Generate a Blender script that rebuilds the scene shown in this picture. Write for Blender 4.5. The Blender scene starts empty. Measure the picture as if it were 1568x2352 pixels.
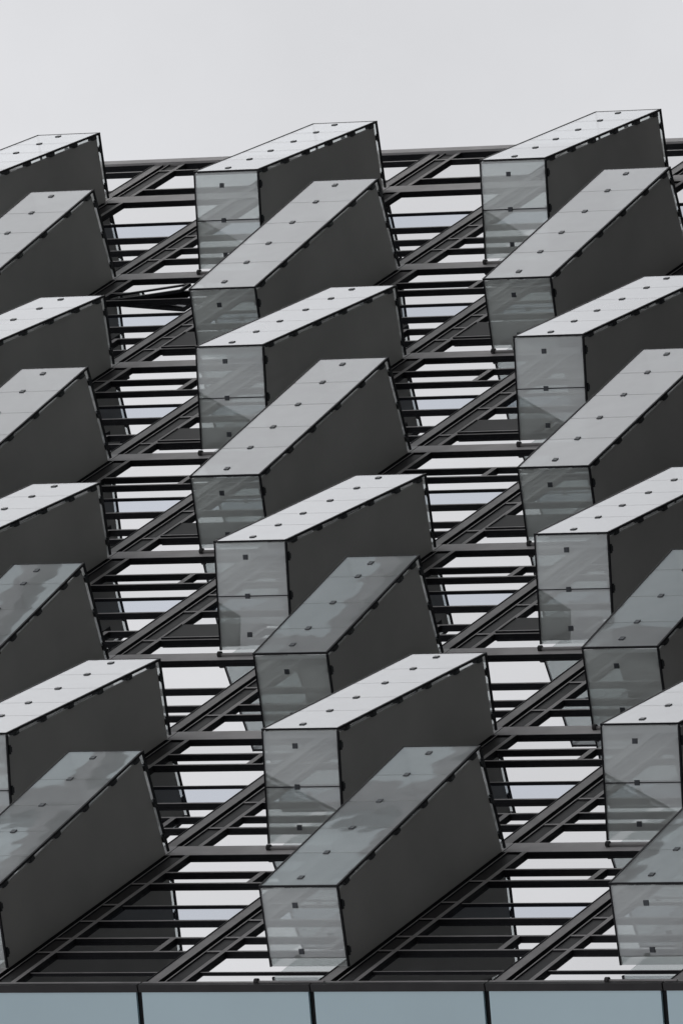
import bpy, bmesh, math, random
from mathutils import Vector, Matrix

random.seed(7)
scene = bpy.context.scene
col = scene.collection

# ------------------------------------------------------------------ frame of reference
# The facade was measured in storey halves: X runs DOWN the facade, Z runs ALONG it
# (away from the viewer), Y is depth (negative = out over the street).  The camera was
# turned on its side for the photograph, so "up" of the building is the left of the picture.
S = 1.75                                   # metres per unit (storey = 2 units = 3.5 m)
CX, CY, CZ = 76.25116317929873, -38.251138848283496, -103.75866892165793
XC = CX + 1.6 / S                          # unit X of the street level (eye height 1.6 m)


def W(X, Y, Z):
    """facade units -> world metres"""
    return Vector((S * Z, S * Y, S * (XC - X)))


def D(X, Y, Z):
    return Vector((Z, Y, -X))


# ------------------------------------------------------------------ camera
R = [[0.8716991983214871, 0.1737612397851857, 0.4582003264883079],
     [0.021645260902666046, -0.9477639184008476, 0.31823739198580486],
     [0.48956306062256394, -0.26748941385742075, -0.8299261552379713]]
FPX = 28879.888 / 2352.0                   # focal length in picture heights
cam_data = bpy.data.cameras.new('camera')
cam = bpy.data.objects.new('camera', cam_data)
col.objects.link(cam)
rx, up, bk = [D(*r) for r in R]
M = Matrix.Identity(4)
for i in range(3):
    M[i][0], M[i][1], M[i][2] = rx[i], up[i], bk[i]
M.translation = W(CX, CY, CZ)
cam.matrix_world = M
cam_data.sensor_fit = 'VERTICAL'
cam_data.sensor_height = 36.0
cam_data.lens = 36.0 * FPX
cam_data.clip_start = 1.0
cam_data.clip_end = 20000.0
scene.camera = cam

# ------------------------------------------------------------------ sky, sun, exposure
SUN_EL, SUN_AZ = math.radians(52), math.radians(-22)   # azimuth measured from +X towards +Y
world = bpy.data.worlds.new('World')
scene.world = world
world.use_nodes = True
nt = world.node_tree
for n in list(nt.nodes):
    nt.nodes.remove(n)
out = nt.nodes.new('ShaderNodeOutputWorld')
bg = nt.nodes.new('ShaderNodeBackground')
sky = nt.nodes.new('ShaderNodeTexSky')
sky.sky_type = 'NISHITA'
sky.sun_disc = False
sky.sun_elevation = SUN_EL
sky.sun_rotation = math.pi / 2 - SUN_AZ
sky.air_density = 1.0
sky.dust_density = 8.0
sky.ozone_density = 1.0
hs = nt.nodes.new('ShaderNodeHueSaturation')
hs.inputs['Saturation'].default_value = 0.10
mix = nt.nodes.new('ShaderNodeMix')
mix.data_type = 'RGBA'
mix.inputs[0].default_value = 0.715
tc = nt.nodes.new('ShaderNodeTexCoord')
# standard overcast sky: luminance grows from the horizon to the zenith
sep = nt.nodes.new('ShaderNodeSeparateXYZ')
nt.links.new(tc.outputs['Generated'], sep.inputs[0])
cie = nt.nodes.new('ShaderNodeMapRange')
cie.inputs['From Min'].default_value = 0.0
cie.inputs['From Max'].default_value = 1.0
cie.inputs['To Min'].default_value = 0.26
cie.inputs['To Max'].default_value = 1.56
nt.links.new(sep.outputs['Z'], cie.inputs['Value'])
deck = nt.nodes.new('ShaderNodeMix')
deck.data_type = 'RGBA'
deck.blend_type = 'MULTIPLY'
deck.inputs[0].default_value = 1.0
deck.inputs[6].default_value = (6.36, 6.46, 6.78, 1)
nt.links.new(cie.outputs[0], deck.inputs[7])
nt.links.new(deck.outputs[2], mix.inputs[7])
nz = nt.nodes.new('ShaderNodeTexNoise')
nz.noise_dimensions = '4D'
nz.inputs['W'].default_value = 6.37
nz.inputs['Scale'].default_value = 13.0
nz.inputs['Detail'].default_value = 8.0
nz.inputs['Roughness'].default_value = 0.55
ramp = nt.nodes.new('ShaderNodeMapRange')
ramp.inputs['From Min'].default_value = 0.3
ramp.inputs['From Max'].default_value = 0.7
ramp.inputs['To Min'].default_value = 0.90
ramp.inputs['To Max'].default_value = 1.10
mul = nt.nodes.new('ShaderNodeMix')
mul.data_type = 'RGBA'
mul.blend_type = 'MULTIPLY'
mul.inputs[0].default_value = 1.0
nt.links.new(sky.outputs[0], hs.inputs['Color'])
nt.links.new(hs.outputs[0], mix.inputs[6])
nt.links.new(tc.outputs['Generated'], nz.inputs['Vector'])
nt.links.new(nz.outputs[0], ramp.inputs['Value'])
nt.links.new(mix.outputs[2], mul.inputs[6])
nt.links.new(ramp.outputs[0], mul.inputs[7])
nt.links.new(mul.outputs[2], bg.inputs['Color'])
bg.inputs['Strength'].default_value = 0.117
nt.links.new(bg.outputs[0], out.inputs[0])

sd = bpy.data.lights.new('sun', 'SUN')
sd.energy = 0.8
sd.angle = math.radians(20)
sd.color = (1.0, 0.97, 0.93)
sun = bpy.data.objects.new('sun', sd)
col.objects.link(sun)
sdir = Vector((math.cos(SUN_EL) * math.cos(SUN_AZ), math.cos(SUN_EL) * math.sin(SUN_AZ), math.sin(SUN_EL)))
sun.rotation_euler = sdir.to_track_quat('Z', 'Y').to_euler()
sun.location = W(0, -60, 15)

vs = scene.view_settings
vs.view_transform = 'Standard'
vs.look = 'None'
vs.exposure = 0.0
vs.gamma = 1.0
vs.use_curve_mapping = False
scene.cycles.max_bounces = 10
scene.cycles.transparent_max_bounces = 24
scene.cycles.glossy_bounces = 6


# ------------------------------------------------------------------ materials
def mat(name):
    m = bpy.data.materials.new(name)
    m.use_nodes = True
    t = m.node_tree
    for n in list(t.nodes):
        t.nodes.remove(n)
    o = t.nodes.new('ShaderNodeOutputMaterial')
    return m, t, o


def noise_col(t, c, var, scale, detail=4, stretch=None, coord='Object'):
    """base colour with procedural grain"""
    tcn = t.nodes.new('ShaderNodeTexCoord')
    src = tcn.outputs[coord]
    geo = t.nodes.new('ShaderNodeNewGeometry')
    src = geo.outputs['Position']
    if stretch:
        mp = t.nodes.new('ShaderNodeMapping')
        mp.inputs['Scale'].default_value = stretch
        t.links.new(src, mp.inputs[0])
        src = mp.outputs[0]
    n = t.nodes.new('ShaderNodeTexNoise')
    n.inputs['Scale'].default_value = scale
    n.inputs['Detail'].default_value = detail
    t.links.new(src, n.inputs['Vector'])
    r = t.nodes.new('ShaderNodeMapRange')
    r.inputs['From Min'].default_value = 0.3
    r.inputs['From Max'].default_value = 0.7
    r.inputs['To Min'].default_value = 1 - var
    r.inputs['To Max'].default_value = 1 + var
    t.links.new(n.outputs[0], r.inputs['Value'])
    mx = t.nodes.new('ShaderNodeMix')
    mx.data_type = 'RGBA'
    mx.blend_type = 'MULTIPLY'
    mx.inputs[0].default_value = 1.0
    mx.inputs[6].default_value = (*c, 1)
    t.links.new(r.outputs[0], mx.inputs[7])
    return mx.outputs[2], n.outputs[0]


def paint(name, c, rough=0.5, var=0.12, scale=3.0, metallic=0.0, spec=0.5, stretch=None):
    m, t, o = mat(name)
    b = t.nodes.new('ShaderNodeBsdfPrincipled')
    cc, nn = noise_col(t, c, var, scale, 6, stretch)
    t.links.new(cc, b.inputs['Base Color'])
    b.inputs['Roughness'].default_value = rough
    b.inputs['Metallic'].default_value = metallic
    b.inputs['Specular IOR Level'].default_value = spec
    t.links.new(b.outputs[0], o.inputs[0])
    return m


def wavy(t, strength, scale):
    geo = t.nodes.new('ShaderNodeNewGeometry')
    n = t.nodes.new('ShaderNodeTexNoise')
    n.inputs['Scale'].default_value = scale
    n.inputs['Detail'].default_value = 2
    t.links.new(geo.outputs['Position'], n.inputs['Vector'])
    bp = t.nodes.new('ShaderNodeBump')
    bp.inputs['Strength'].default_value = strength
    bp.inputs['Distance'].default_value = 0.02
    t.links.new(n.outputs[0], bp.inputs['Height'])
    return bp.outputs[0]


def thin_glass(name, r0, power, frit, frit_col, tint, rough=0.01, bump=0.05, trans=0.5):
    """thin coated pane: angle-dependent reflection over a partly fritted, partly clear body.
    The far face of the slab is clear, so each pane reflects once, like a real thin sheet."""
    m, t, o = mat(name)
    nrm = wavy(t, bump, 0.7)
    lw = t.nodes.new('ShaderNodeLayerWeight')          # facing = 1 - cos(angle)
    lw.inputs['Blend'].default_value = 0.5
    t.links.new(nrm, lw.inputs['Normal'])
    pw = t.nodes.new('ShaderNodeMath')
    pw.operation = 'POWER'
    t.links.new(lw.outputs['Facing'], pw.inputs[0])
    pw.inputs[1].default_value = power
    mr = t.nodes.new('ShaderNodeMapRange')
    mr.inputs['To Min'].default_value = r0
    mr.inputs['To Max'].default_value = 1.0
    t.links.new(pw.outputs[0], mr.inputs['Value'])
    gl = t.nodes.new('ShaderNodeBsdfGlossy')
    gl.inputs['Color'].default_value = (0.97, 0.98, 1.0, 1)
    gl.inputs['Roughness'].default_value = rough
    t.links.new(nrm, gl.inputs['Normal'])
    tr = t.nodes.new('ShaderNodeBsdfTransparent')
    tr.inputs['Color'].default_value = (*tint, 1)
    df = t.nodes.new('ShaderNodeBsdfDiffuse')
    tl = t.nodes.new('ShaderNodeBsdfTranslucent')
    cc, nn = noise_col(t, frit_col, 0.07, 0.9, 5)
    t.links.new(cc, df.inputs['Color'])
    t.links.new(cc, tl.inputs['Color'])
    m1 = t.nodes.new('ShaderNodeMixShader')
    m1.inputs[0].default_value = trans
    t.links.new(df.outputs[0], m1.inputs[1])
    t.links.new(tl.outputs[0], m1.inputs[2])
    m2 = t.nodes.new('ShaderNodeMixShader')
    oi = t.nodes.new('ShaderNodeObjectInfo')
    fv = t.nodes.new('ShaderNodeMapRange')
    fv.inputs['To Min'].default_value = frit * 0.92
    fv.inputs['To Max'].default_value = frit * 1.08
    t.links.new(oi.outputs['Random'], fv.inputs['Value'])
    t.links.new(fv.outputs[0], m2.inputs[0])
    t.links.new(tr.outputs[0], m2.inputs[1])
    t.links.new(m1.outputs[0], m2.inputs[2])
    m3 = t.nodes.new('ShaderNodeMixShader')
    t.links.new(mr.outputs[0], m3.inputs[0])
    t.links.new(m2.outputs[0], m3.inputs[1])
    t.links.new(gl.outputs[0], m3.inputs[2])
    geo = t.nodes.new('ShaderNodeNewGeometry')
    cl = t.nodes.new('ShaderNodeBsdfTransparent')
    m4 = t.nodes.new('ShaderNodeMixShader')
    t.links.new(geo.outputs['Backfacing'], m4.inputs[0])
    t.links.new(m3.outputs[0], m4.inputs[1])
    t.links.new(cl.outputs[0], m4.inputs[2])
    t.links.new(m4.outputs[0], o.inputs[0])
    return m


def mirror_glass(name, tint, refl, body, bump=0.05):
    """solar-control coated glazing: strong coating reflection over a dark room"""
    m, t, o = mat(name)
    nrm = wavy(t, bump, 0.45)
    oi = t.nodes.new('ShaderNodeObjectInfo')
    vr = t.nodes.new('ShaderNodeMapRange')
    vr.inputs['To Min'].default_value = refl * 0.955
    vr.inputs['To Max'].default_value = min(0.98, refl * 1.035)
    t.links.new(oi.outputs['Random'], vr.inputs['Value'])
    gl = t.nodes.new('ShaderNodeBsdfGlossy')
    gl.inputs['Color'].default_value = (*tint, 1)
    gl.inputs['Roughness'].default_value = 0.012
    t.links.new(nrm, gl.inputs['Normal'])
    df = t.nodes.new('ShaderNodeBsdfDiffuse')
    df.inputs['Color'].default_value = (*body, 1)
    ms = t.nodes.new('ShaderNodeMixShader')
    t.links.new(vr.outputs[0], ms.inputs[0])
    t.links.new(df.outputs[0], ms.inputs[1])
    t.links.new(gl.outputs[0], ms.inputs[2])
    t.links.new(ms.outputs[0], o.inputs[0])
    return m


M_GREY = paint('grey_aluminium', (0.54, 0.518, 0.518), 0.6, 0.12, 1.6, 0.0, 0.12)
M_STRIP = paint('strip_aluminium', (0.40, 0.383, 0.38), 0.6, 0.16, 1.9, 0.0, 0.12)
M_DARK = paint('dark_strip_panel', (0.06, 0.057, 0.058), 0.55, 0.14, 2.0, 0.0, 0.15)
M_BLACK = paint('black_frame', (0.018, 0.018, 0.021), 0.55, 0.2, 3.0, 0.0, 0.2)
M_SIDE = paint('side_panel_grey', (0.43, 0.424, 0.410), 0.6, 0.09, 0.55, 0.0, 0.25)
M_CLIP = paint('clip_black', (0.03, 0.032, 0.036), 0.45, 0.15, 8.0, 0.0, 0.4)
M_BTN = paint('button_steel', (0.07, 0.075, 0.085), 0.35, 0.15, 8.0, 0.3, 0.5)
M_CORE = paint('dark_interior', (0.02, 0.022, 0.025), 0.6, 0.1, 0.5)
M_VENT = paint('vent_panel_dark', (0.022, 0.021, 0.022), 0.6, 0.1, 2.0, 0.0, 0.25)
M_FRONT = thin_glass('front_glass', 0.05, 3.6, 0.70, (0.72, 0.73, 0.73), (0.80, 0.84, 0.84), 0.012, 0.11, 0.4)
M_END = thin_glass('end_glass', 0.16, 4.0, 0.48, (0.92, 0.94, 0.93), (0.84, 0.89, 0.89), 0.012, 0.05, 0.62)
M_TOP = thin_glass('top_glass', 0.08, 4.0, 0.20, (0.70, 0.72, 0.71), (0.84, 0.88, 0.88), 0.02, 0.05, 0.6)
M_WIN = mirror_glass('window_glass', (0.98, 0.985, 1.0), 0.57, (0.02, 0.02, 0.022), 0.03)
M_VIS = mirror_glass('vision_glass', (0.87, 0.915, 1.0), 0.50, (0.02, 0.022, 0.028), 0.03)


# ------------------------------------------------------------------ mesh helpers
WL = {}          # world location of each object (no parent is rotated)


def link(name, verts, faces, mats, parent=None, fmat=None, smooth=False):
    c = sum(verts, Vector()) / len(verts)
    me = bpy.data.meshes.new(name)
    me.from_pydata([v - c for v in verts], [], faces)
    for m in mats:
        me.materials.append(m)
    if fmat:
        for p, k in zip(me.polygons, fmat):
            p.material_index = k
    bm = bmesh.new()
    bm.from_mesh(me)
    bmesh.ops.recalc_face_normals(bm, faces=bm.faces)
    bm.to_mesh(me)
    bm.free()
    o = bpy.data.objects.new(name, me)
    col.objects.link(o)
    WL[o] = c
    if parent is not None:
        o.parent = parent
        o.location = c - WL[parent]
    else:
        o.location = c
    return o


FACES = [(0, 1, 2, 3), (4, 7, 6, 5), (0, 4, 5, 1), (1, 5, 6, 2), (2, 6, 7, 3), (3, 7, 4, 0)]


class MB:
    """collects hexahedra"""
    def __init__(self):
        self.v, self.f, self.m = [], [], []

    def hexa(self, a, b, mi=0, front=None):
        """a, b: two matching quads in facade units; front = material of face a"""
        k = len(self.v)
        self.v += [W(*p) for p in a] + [W(*p) for p in b]
        for i, fc in enumerate(FACES):
            self.f.append(tuple(k + q for q in fc))
            self.m.append(front if (front is not None and i == 0) else mi)
        return self

    def box(self, X0, X1, Y0, Y1, Z0, Z1, mi=0, front=None):
        a = [(X0, Y0, Z0), (X1, Y0, Z0), (X1, Y0, Z1), (X0, Y0, Z1)]
        b = [(X0, Y1, Z0), (X1, Y1, Z0), (X1, Y1, Z1), (X0, Y1, Z1)]
        return self.hexa(a, b, mi, front)

    def cyl(self, p, q, r, n=10, mi=0):
        """tube along X or any axis between p and q (facade units)"""
        P, Q = Vector(p), Vector(q)
        ax = (Q - P).normalized()
        u = ax.orthogonal().normalized()
        v = ax.cross(u)
        k = len(self.v)
        for c in (P, Q):
            for i in range(n):
                a = 2 * math.pi * i / n
                self.v.append(W(*(c + r * (math.cos(a) * u + math.sin(a) * v))))
        for i in range(n):
            j = (i + 1) % n
            self.f.append((k + i, k + j, k + n + j, k + n + i))
            self.m.append(mi)
        self.f.append(tuple(k + i for i in range(n)))
        self.f.append(tuple(k + n + i for i in reversed(range(n))))
        self.m += [mi, mi]
        return self

    def build(self, name, mats, parent=None):
        return link(name, self.v, self.f, mats if isinstance(mats, list) else [mats], parent, self.m)


def project(X, Y, Z):
    d = Vector((X - CX, Y - CY, Z - CZ))
    c = [sum(R[i][k] * d[k] for k in range(3)) for i in range(3)]
    f = 28879.888
    return 784 + f * c[0] / -c[2], 1176 - f * c[1] / -c[2]


def in_view(pts, mx=110, my=110):
    q = [project(*p) for p in pts]
    xs = [a for a, b in q]
    ys = [b for a, b in q]
    return max(xs) > -mx and min(xs) < 1568 + mx and max(ys) > -my and min(ys) < 2352 + my


# ------------------------------------------------------------------ measured layout
EXTRA = 0.2116                                   # the one wider storey


def grid(n):
    return 2.0 * n + (EXTRA if n >= 4 else 0.0)


BW = 0.911                                       # height of a projecting bay (units of X)
DEPTH = {'A': (1.186, 0.864), 'B': (0.8635, 1.182)}
TILT = {'A': (-0.296, -0.0715), 'B': (-0.07, 0.140)}
ZL = [0.0, 3.931, 7.3567, 10.296, 13.6962, 17.6546, 21.0724, 25.0164]
ZU = [3.3211, 7.2545, 9.6637, 13.5689, 17.0104, 20.9453, 24.4235, 28.0921]
# column covers (light vertical bands): far / near edges along Z
COLS = [(3.372, 3.647), (7.066, 7.331), (9.73, 9.975), (13.405, 13.648), (17.085, 17.33),
        (20.77, 21.003), (24.456, 24.70), (27.86, 28.125)]
Z_END, Z_FAR = -0.46, 29.68
# mullions per bay: far edge of each face (T1..T6), measured
MULL = [
    [2.857, 2.519, 1.886, 1.394, 0.878, 0.470, -0.10],
    [6.60, 6.258, 5.617, 5.025, 4.577, 4.229],
    [8.788, 8.212, 7.883],
    [12.814, 12.468, 12.037, 11.458, 10.813, 10.474],
    [16.454, 16.147, 15.704, 15.116, 14.478, 14.138],
    [20.272, 19.818, 19.315, 18.741, 18.095, 17.745],
    [23.916, 23.598, 23.056, 22.482, 21.985, 21.512],
    [26.97, 26.279, 25.742, 25.294],
    [29.255, 28.418],
]
RD = 0.037                                       # depth of the window reveals

# ------------------------------------------------------------------ ground
gm = paint('asphalt', (0.075, 0.073, 0.071), 0.85, 0.25, 0.4)
g = MB()
zt = XC
a = [(zt, -2500, -2500), (zt, 2500, -2500), (zt, 2500, 2500), (zt, -2500, 2500)]
b = [(zt + 0.5, p[1], p[2]) for p in a]
ground = g.hexa(a, b).build('ground', gm)
ground['kind'] = 'structure'

# ------------------------------------------------------------------ the tower
tower = bpy.data.objects.new('office_tower', None)
col.objects.link(tower)
tower.location = W(XC, 6, 14)
WL[tower] = W(XC, 6, 14)
tower['label'] = 'dark grey glass office tower with staggered projecting glass bays on its facade'
tower['category'] = 'building'

X_TOP = -30.0
MB().box(X_TOP, XC, 0.07, 18, Z_END + 0.08, Z_FAR - 0.1).build('tower_core', M_CORE, tower)

# far end of the facade: grey corner trim down the whole edge
MB().box(X_TOP, XC - 1, -0.03, 0.35, Z_FAR - 0.15, Z_FAR, 0, 0).build('corner_trim', M_GREY, tower)
# near end: dark corner post in storey lengths
for n in range(-6, 14):
    x0, x1 = grid(n) - 0.185 + 0.008, grid(n + 1) - 0.185 - 0.008
    if not in_view([(x0, 0, Z_END), (x1, 0, Z_END)]):
        continue
    MB().box(x0, x1, -0.015, 0.055, Z_END - 0.062, Z_END - 0.012, 1, 0).build('corner_post', [M_STRIP, M_BLACK], tower)
    MB().box(x0, x1, -0.02, 0.058, Z_END - 0.125, Z_END - 0.066, 0, 0).build('corner_edge', M_DARK, tower)


def span_zones(bay):
    lo = COLS[bay - 1][1] if bay > 0 else Z_END
    hi = COLS[bay][0] if bay < 8 else Z_FAR - 0.15
    return lo, hi


NMIN, NMAX = -9, 14
for bay in range(9):
    lo, hi = span_zones(bay)
    for n in range(NMIN, NMAX):
        gx, gn = grid(n), grid(n + 1)
        if not in_view([(gx, 0, lo), (gn, 0, lo), (gx, 0, hi), (gn, 0, hi)], 60, 60):
            continue
        # column cover on the far side of this bay
        if bay < 8:
            c0, c1 = COLS[bay]
            MB().box(gx + 0.005, gn - 0.005, 0.0, 0.07, c0, c1, 1, 0).build('column_cover', [M_GREY, M_BLACK], tower)
        # sill strip (light) above the storey line
        s = MB().box(gn - 0.16, gn - 0.035, 0.004, 0.07, lo + 0.004, hi - 0.004, 1, 0)
        s.box(gn - 0.175, gn - 0.163, -0.004, 0.07, lo + 0.004, hi - 0.004, 1)
        strip = s.build('sill_strip', [M_STRIP, M_BLACK], tower)
        # head strip (dark panels with light rails) below the storey line
        hb = MB()
        hb.box(gx + 0.045, gx + 0.062, 0.0, 0.07, lo + 0.004, hi - 0.004, 1, 0)
        hb.box(gx + 0.235, gx + 0.262, 0.0, 0.07, lo + 0.004, hi - 0.004, 1, 0)
        head = hb.build('head_strip', [M_STRIP, M_BLACK], tower)
        cuts = [lo + 0.0] + sorted(MULL[bay]) + [hi]
        keep = [lo]
        for z in cuts[1:-1]:
            if z - keep[-1] > 0.40 and hi - z > 0.25:
                keep.append(z)
        keep.append(hi)
        for i in range(len(keep) - 1):
            z0, z1 = keep[i], keep[i + 1]
            MB().box(gx + 0.064, gx + 0.233, 0.016, 0.06, z0 + 0.01, z1 - 0.035).build('head_panel', M_DARK, head)
            if i < len(keep) - 2:
                MB().box(gx + 0.064, gx + 0.233, 0.002, 0.06, z1 - 0.033, z1 + 0.008, 1, 0).build('rail', [M_STRIP, M_BLACK], head)

        # ---------------- window of this storey
        x0, x1 = gx + 0.275, gn - 0.176
        fr = MB()
        fr.box(x0 - 0.012, x0 + 0.016, 0.0, 0.07, lo + 0.002, hi - 0.002, 1, 0)
        fr.box(x0 + 0.018, x1 - 0.002, 0.0, 0.07, hi - 0.012, hi - 0.003, 1, 1)
        win = fr.build('window', [M_STRIP, M_BLACK], tower)
        xa = x0 + 0.017
        zs = sorted(MULL[bay])
        ms = []
        for z in zs:
            thin = (bay < 8 and bay not in (2, 7) and z == MULL[bay][2]) or (bay == 7 and z == 26.97) or (bay == 0 and z == -0.10)
            ms.append((z, 0.020 if thin else 0.034, 0.018 if thin else RD))
        for z, w_, d_ in ms:
            MB().box(xa, x1 - 0.002, RD - d_, 0.06, z - w_, z, 1, 0).build('mullion', [M_STRIP, M_BLACK], win)
        edges = [lo] + [q for z, w_, d_ in ms for q in (z - w_, z)] + [hi - 0.013]
        panes = [(edges[i], edges[i + 1]) for i in range(0, len(edges), 2)]
        for i, (p0, p1) in enumerate(panes):
            vis = (bay not in (2, 7, 8) and abs(p1 + 0.02 - MULL[bay][2]) < 0.01) or (bay == 7 and abs(p1 + 0.02 - 26.97) < 0.01)
            vent = p1 - p0 < 0.42 and i not in (0, len(panes) - 1) and bay not in (8,)
            top2 = len(ms) >= 6 and abs(p0 - MULL[bay][1]) < 0.01       # between T2 and T1
            low2 = len(ms) >= 6 and abs(p0 - MULL[bay][5]) < 0.01       # between T6 and T5
            if bay == 6 and n == -1 and top2:
                continue                                               # open sash, built below
            if low2 and bay in (3, 4, 5, 6):
                # dark hinged ventilation flap in the upper part, glass below it
                xm = gx + 1.38
                MB().box(xa, xm, -0.012, 0.055, p0 + 0.03, p1 + 0.17, 1, 0).build('vent_flap', [M_VENT, M_BLACK], win)
                f = MB()
                f.box(xa, xm, -0.022, 0.03, p0 + 0.004, p0 + 0.026, 1, 0)
                f.box(xa - 0.0, xa + 0.02, -0.024, -0.0125, p0 + 0.031, p1 + 0.165, 1, 0)
                f.build('flap_frame', [M_STRIP, M_BLACK], win)
                MB().box(xm, xm + 0.07, 0.0, 0.06, p0, p1, 1, 0).build('division_bar', [M_STRIP, M_BLACK], win)
                MB().box(xm + 0.07, x1 - 0.002, RD, 0.056, p0, p1).build('vent_pane', M_WIN, win)
                continue
            if top2 or low2:
                xm = gx + 1.42
                MB().box(xm, xm + 0.07, 0.0, 0.06, p0, p1, 1, 0).build('division_bar', [M_STRIP, M_BLACK], win)
                MB().box(xa, xm, RD, 0.056, p0, p1).build('vent_pane', M_WIN, win)
                MB().box(xm + 0.07, x1 - 0.002, RD, 0.056, p0, p1).build('vent_pane', M_WIN, win)
                continue
            MB().box(xa, x1 - 0.002, RD + random.uniform(0, 0.0015), 0.056, p0, p1).build(
                'vision_pane' if vis else 'glass_pane', M_VIS if vis else M_WIN, win)
        if bay == 6 and n == -1:
            # the one sash standing open: hinged at its head, pushed out at the foot
            p0, p1 = MULL[6][1], MULL[6][0] - 0.034
            XH, LN, ang = xa, 1.16, math.radians(6.0)

            def sp(u, v, z):
                return (XH + u * math.cos(ang) + v * math.sin(ang), RD - 0.02 - u * math.sin(ang) + v * math.cos(ang), z)

            def sbox(mb, u0, u1, v0, v1, z0, z1, mi, front):
                a_ = [sp(u0, v0, z0), sp(u1, v0, z0), sp(u1, v0, z1), sp(u0, v0, z1)]
                b_ = [sp(u0, v1, z0), sp(u1, v1, z0), sp(u1, v1, z1), sp(u0, v1, z1)]
                mb.hexa(a_, b_, mi, front)
            sb = MB()
            sbox(sb, 0, LN, 0, 0.04, p0 + 0.005, p0 + 0.04, 1, 0)
            sbox(sb, 0, LN, 0, 0.04, p1 - 0.04, p1 - 0.005, 1, 0)
            sbox(sb, LN - 0.035, LN, 0.001, 0.041, p0 + 0.041, p1 - 0.041, 1, 0)
            so = sb.build('open_sash', [M_BLACK, M_BLACK], win)
            so['label'] = 'narrow window sash pushed open at its foot'
            sg = MB()
            sbox(sg, 0.002, LN - 0.036, 0.012, 0.02, p0 + 0.041, p1 - 0.041, 0, 0)
            sg.build('sash_pane', M_WIN, win)
            MB().box(xa + 1.165, x1 - 0.002, RD, 0.056, p0, p1).build('vent_pane', M_WIN, win)

# ------------------------------------------------------------------ near end wall (faces the viewer)
bm_, bt, bo = mat('end_wall_glass')
pb = bt.nodes.new('ShaderNodeBsdfPrincipled')
cc, nn = noise_col(bt, (0.63, 0.84, 0.92), 0.05, 0.35, 4)
bt.links.new(cc, pb.inputs['Base Color'])
pb.inputs['Roughness'].default_value = 0.05
pb.inputs['IOR'].default_value = 2.2
bt.links.new(wavy(bt, 0.05, 0.4), pb.inputs['Normal'])
bt.links.new(pb.outputs[0], bo.inputs[0])
for n in range(3, 14):
    x0, x1 = grid(n) - 0.185 + 0.034, grid(n + 1) - 0.185 - 0.034
    if n == 3:
        x0 += 0.0
    if not in_view([(x0, 0.1, Z_END), (x1, 0.1, Z_END)], 200, 200):
        continue
    za = Z_END - 0.115
    aa = [(x0, 0.062, za), (x1, 0.062, za), (x1, 1.9, za - 0.37), (x0, 1.9, za - 0.37)]
    MB().hexa(aa, [(p[0], p[1], p[2] + 0.03) for p in aa]).build('end_wall_panel', bm_, tower)
zb = Z_END - 0.08
aa = [(4, 0.0585, zb), (30, 0.0585, zb), (30, 1.9, zb - 0.37), (4, 1.9, zb - 0.37)]
MB().hexa(aa, [(p[0], p[1], Z_END + 0.07) for p in aa]).build('end_wall_backing', M_BLACK, tower)


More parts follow.
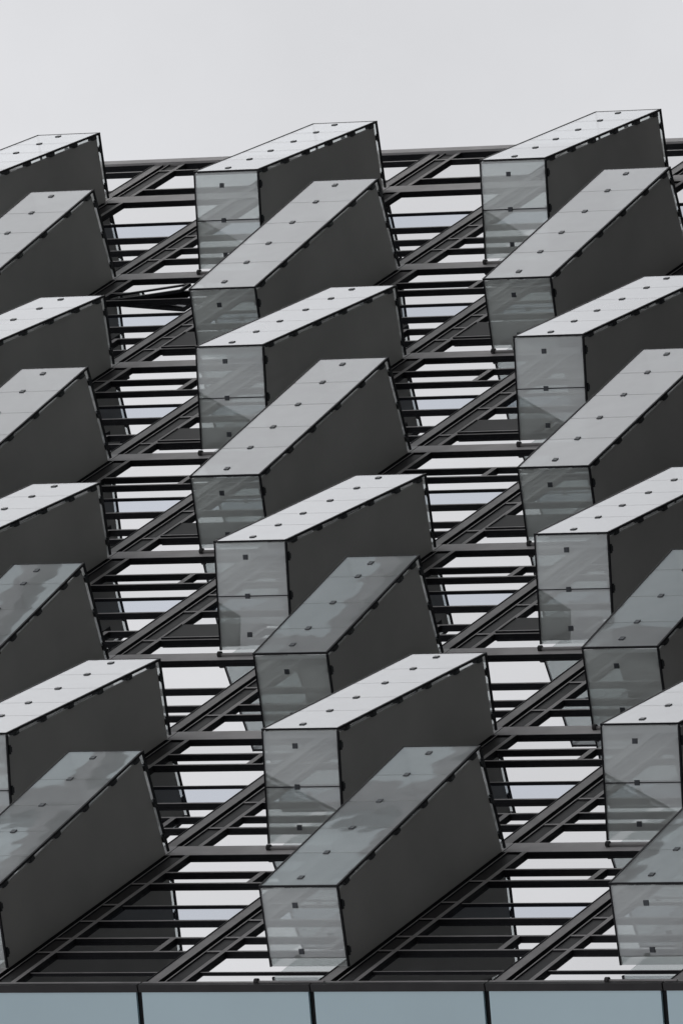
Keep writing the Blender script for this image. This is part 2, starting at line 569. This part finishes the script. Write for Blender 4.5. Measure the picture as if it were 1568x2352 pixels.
# ------------------------------------------------------------------ projecting glass bays
def bay_unit(n, j):
    kind = 'A' if j % 2 else 'B'
    XR = grid(n)
    XL = XR - BW
    d0, d1 = DEPTH[kind]
    t0, t1 = TILT[kind]
    zl, zu = ZL[j], ZU[j]
    yb = -0.02
    FL, FU = Vector((zl, -d0)), Vector((zu, -d1))          # (Z, Y)
    BL, BU = Vector((zl + t0, yb)), Vector((zu + t1, yb))
    if not in_view([(x, y, z) for x in (XL, XR) for z, y in (FL, FU, BL, BU)], 60, 60):
        return None
    fdir = (FU - FL).normalized()
    nin = Vector((-fdir.y, fdir.x))
    if nin.y < 0:
        nin = -nin                                          # towards the facade
    elo, eup = (BL - FL).normalized(), (BU - FU).normalized()
    ilo = fdir - elo * fdir.dot(elo); ilo.normalize()       # inward from lower end
    iup = -(fdir - eup * fdir.dot(eup)); iup.normalize()
    T = 0.012                                               # glass
    Bt = 0.026                                              # edge bar

    def q(x, p):
        return (x, p.y, p.x)

    def strip(mb, x0, x1, pa, pb_, off, th, mi=0, front=None):
        """box from pa to pb_ (in Z,Y), thickness th along off"""
        a_ = [q(x0, pa), q(x1, pa), q(x1, pb_), q(x0, pb_)]
        b_ = [q(x0, pa + off * th), q(x1, pa + off * th), q(x1, pb_ + off * th), q(x0, pb_ + off * th)]
        mb.hexa(a_, b_, mi, front)

    L = (FU - FL).length
    fr = MB()
    # four long / short edge bars, slightly proud of the glass
    for xa_, xb_ in ((XL - 0.004, XL + 0.018), (XR - 0.018, XR + 0.004)):
        strip(fr, xa_, xb_, FL - nin * 0.004, FU - nin * 0.004, nin, Bt)
        strip(fr, xa_ + 0.001, xb_ - 0.001, FL + elo * 0.024, BL, ilo, Bt)
        strip(fr, xa_ + 0.001, xb_ - 0.001, FU + eup * 0.024, BU, iup, Bt)
    strip(fr, XL + 0.019, XR - 0.019, FL - nin * 0.003, FL + fdir * 0.016 - nin * 0.003, nin, 0.02)
    strip(fr, XL + 0.019, XR - 0.019, FU - nin * 0.003, FU - fdir * 0.012 - nin * 0.003, nin, 0.02)
    if j == 2:
        cuts = [0.0, 0.253, 0.516, 0.787, 1.0]
    else:
        cuts = [0.0, 0.235, 0.410, 0.602, 0.792, 1.0]
    for c in cuts[1:-1]:                                    # dark joint gaskets
        p = FL + fdir * (c * L)
        strip(fr, XL + 0.02, XR - 0.02, p - fdir * 0.006 + nin * 0.005, p + fdir * 0.006 + nin * 0.005, nin, 0.008)
    ecl = [0.0, 0.507, 1.0] if kind == 'A' else [0.0, 1.0]
    ecu = [0.0, 1.0] if kind == 'A' else [0.0, 0.507, 1.0]
    if kind == 'A':
        p = FL + (BL - FL) * 0.507
        strip(fr, XL + 0.02, XR - 0.02, p - elo * 0.009 + ilo * 0.004, p + elo * 0.009 + ilo * 0.004, ilo, 0.01)
    root = fr.build('glass_bay', M_BLACK, tower)

    # front panes
    for i in range(len(cuts) - 1):
        a_ = FL + fdir * (cuts[i] * L + (0.018 if i == 0 else 0.004))
        b_ = FL + fdir * (cuts[i + 1] * L - (0.014 if i == len(cuts) - 2 else 0.004))
        mb = MB()
        strip(mb, XL + 0.019, XR - 0.019, a_, b_, nin, T)
        mb.build('front_pane', M_FRONT, root)
    # end panes
    for cu, F_, B_, e_, i_ in ((ecl, FL, BL, elo, ilo), (ecu, FU, BU, eup, iup)):
        Le = (B_ - F_).length
        for i in range(len(cu) - 1):
            a_ = F_ + e_ * (cu[i] * Le + (0.026 if i == 0 else 0.005))
            b_ = F_ + e_ * (cu[i + 1] * Le - 0.005)
            mb = MB()
            strip(mb, XL + 0.019, XR - 0.019, a_, b_, i_, T)
            mb.build('end_pane', M_END, root)
    # pane closing the top of the bay
    mb = MB()
    tp = [FL + fdir * 0.03 + nin * 0.03, FU - fdir * 0.03 + nin * 0.03, BU - fdir * 0.03, BL + fdir * 0.03]
    mb.hexa([q(XL + 0.003, p) for p in tp], [q(XL + 0.015, p) for p in tp])
    mb.build('top_pane', M_TOP, root)
    # grey side panel on the underside of the bay, set in from the glass edges
    xp = XR - 0.03
    P1 = FL + fdir * 0.035 + nin * 0.058
    P2 = FU - fdir * 0.085 + nin * 0.058
    P3 = BU + (-fdir) * 0.075
    P4 = BL + fdir * 0.03
    P3 = Vector((P3.x, -0.004))
    P4 = Vector((P4.x, -0.004))
    mb = MB()
    mb.hexa([q(xp, P1), q(xp, P2), q(xp, P3), q(xp, P4)],
            [q(xp + 0.02, P1), q(xp + 0.02, P2), q(xp + 0.02, P3), q(xp + 0.02, P4)])
    mb.build('side_panel', M_SIDE, root)
    # square point fixings on the glass and edge brackets behind it
    xbtn = XL + BW * 0.43
    hb = 0.028
    fs = [0.058] + cuts[1:-1] + [0.948]
    if j == 2:
        fs = [0.085] + cuts[1:-1] + [0.925]
    for c in fs:
        p = FL + fdir * (c * L)
        mb = MB()
        strip(mb, xbtn - hb, xbtn + hb, p - fdir * hb * 1.15 - nin * 0.01, p + fdir * hb * 1.15 - nin * 0.01, nin, 0.012)
        mb.build('point_fixing', M_BTN, root)
        mb = MB()
        strip(mb, XR - 0.06, XR + 0.006, p - fdir * 0.055 + nin * 0.0235, p + fdir * 0.055 + nin * 0.0235, nin, 0.040)
        strip(mb, XR - 0.012, XR + 0.009, p - fdir * 0.035 + nin * 0.0245, p + fdir * 0.022 + nin * 0.0245, nin, 0.042)
        mb.build('bracket', M_CLIP, root)
    for cu, F_, B_, e_, i_ in ((([0.15, 0.507, 0.86] if kind == 'A' else [0.24, 0.81]), FL, BL, elo, ilo),
                               (([0.24, 0.81] if kind == 'A' else [0.15, 0.507, 0.86]), FU, BU, eup, iup)):
        Le = (B_ - F_).length
        for c in cu:
            p = F_ + e_ * (c * Le)
            mb = MB()
            strip(mb, xbtn - hb, xbtn + hb, p - e_ * hb - i_ * 0.01, p + e_ * hb - i_ * 0.01, i_, 0.012)
            mb.build('point_fixing', M_BTN, root)
            mb = MB()
            strip(mb, XR - 0.05, XR + 0.010, p - e_ * 0.03 + i_ * 0.0235, p + e_ * 0.03 + i_ * 0.0235, i_, 0.055)
            strip(mb, XR - 0.014, XR + 0.014, p - e_ * 0.05 + i_ * 0.028, p + e_ * 0.05 + i_ * 0.028, i_, 0.022)
            mb.build('bracket', M_CLIP, root)
    # support tube on the column cover at the near end
    zc = (COLS[j - 1][0] + COLS[j - 1][1]) / 2 if j > 0 else Z_END - 0.05
    MB().cyl((XL + 0.075, -0.02, zc), (XR - 0.05, -0.02, zc), 0.016, 12).cyl((XL + 0.06, -0.026, zc), (XL + 0.10, -0.026, zc), 0.034, 12, 1).build('support_tube', [M_STRIP, M_DARK], root)
    return root


for j in range(8):
    for k in range(-3, 4):
        bay_unit(7 - j + 2 * k, j)


# ------------------------------------------------------------------ tower across the street (mirrored in the sloping panes)
opp = bpy.data.objects.new('glass_tower', None)
col.objects.link(opp)
opp.location = W(XC, -36, 45)
WL[opp] = W(XC, -36, 45)
opp['label'] = 'blue-grey glass tower across the street, mirrored in the lowest sloping bay panes'
opp['category'] = 'building'
M_OPP = mirror_glass('blue_tower_glass', (0.86, 0.98, 0.99), 0.82, (0.50, 0.56, 0.57), 0.15)
M_OPB = paint('tower_band', (0.75, 0.77, 0.77), 0.6, 0.1, 1.0)
MB().box(-52, XC, -48, -24, 34, 55.2).build('tower_wall', M_OPP, opp)
for i in range(26):
    x = -51 + i * 2.0
    MB().box(x, x + 0.32, -48.15, -23.85, 33.85, 55.35).build('floor_band', M_OPB, opp)
for z in (34.6, 40.9, 47.2, 54.0):
    MB().box(-51.5, XC, -23.98, -23.8, z, z + 0.5).build('pier', M_OPB, opp)
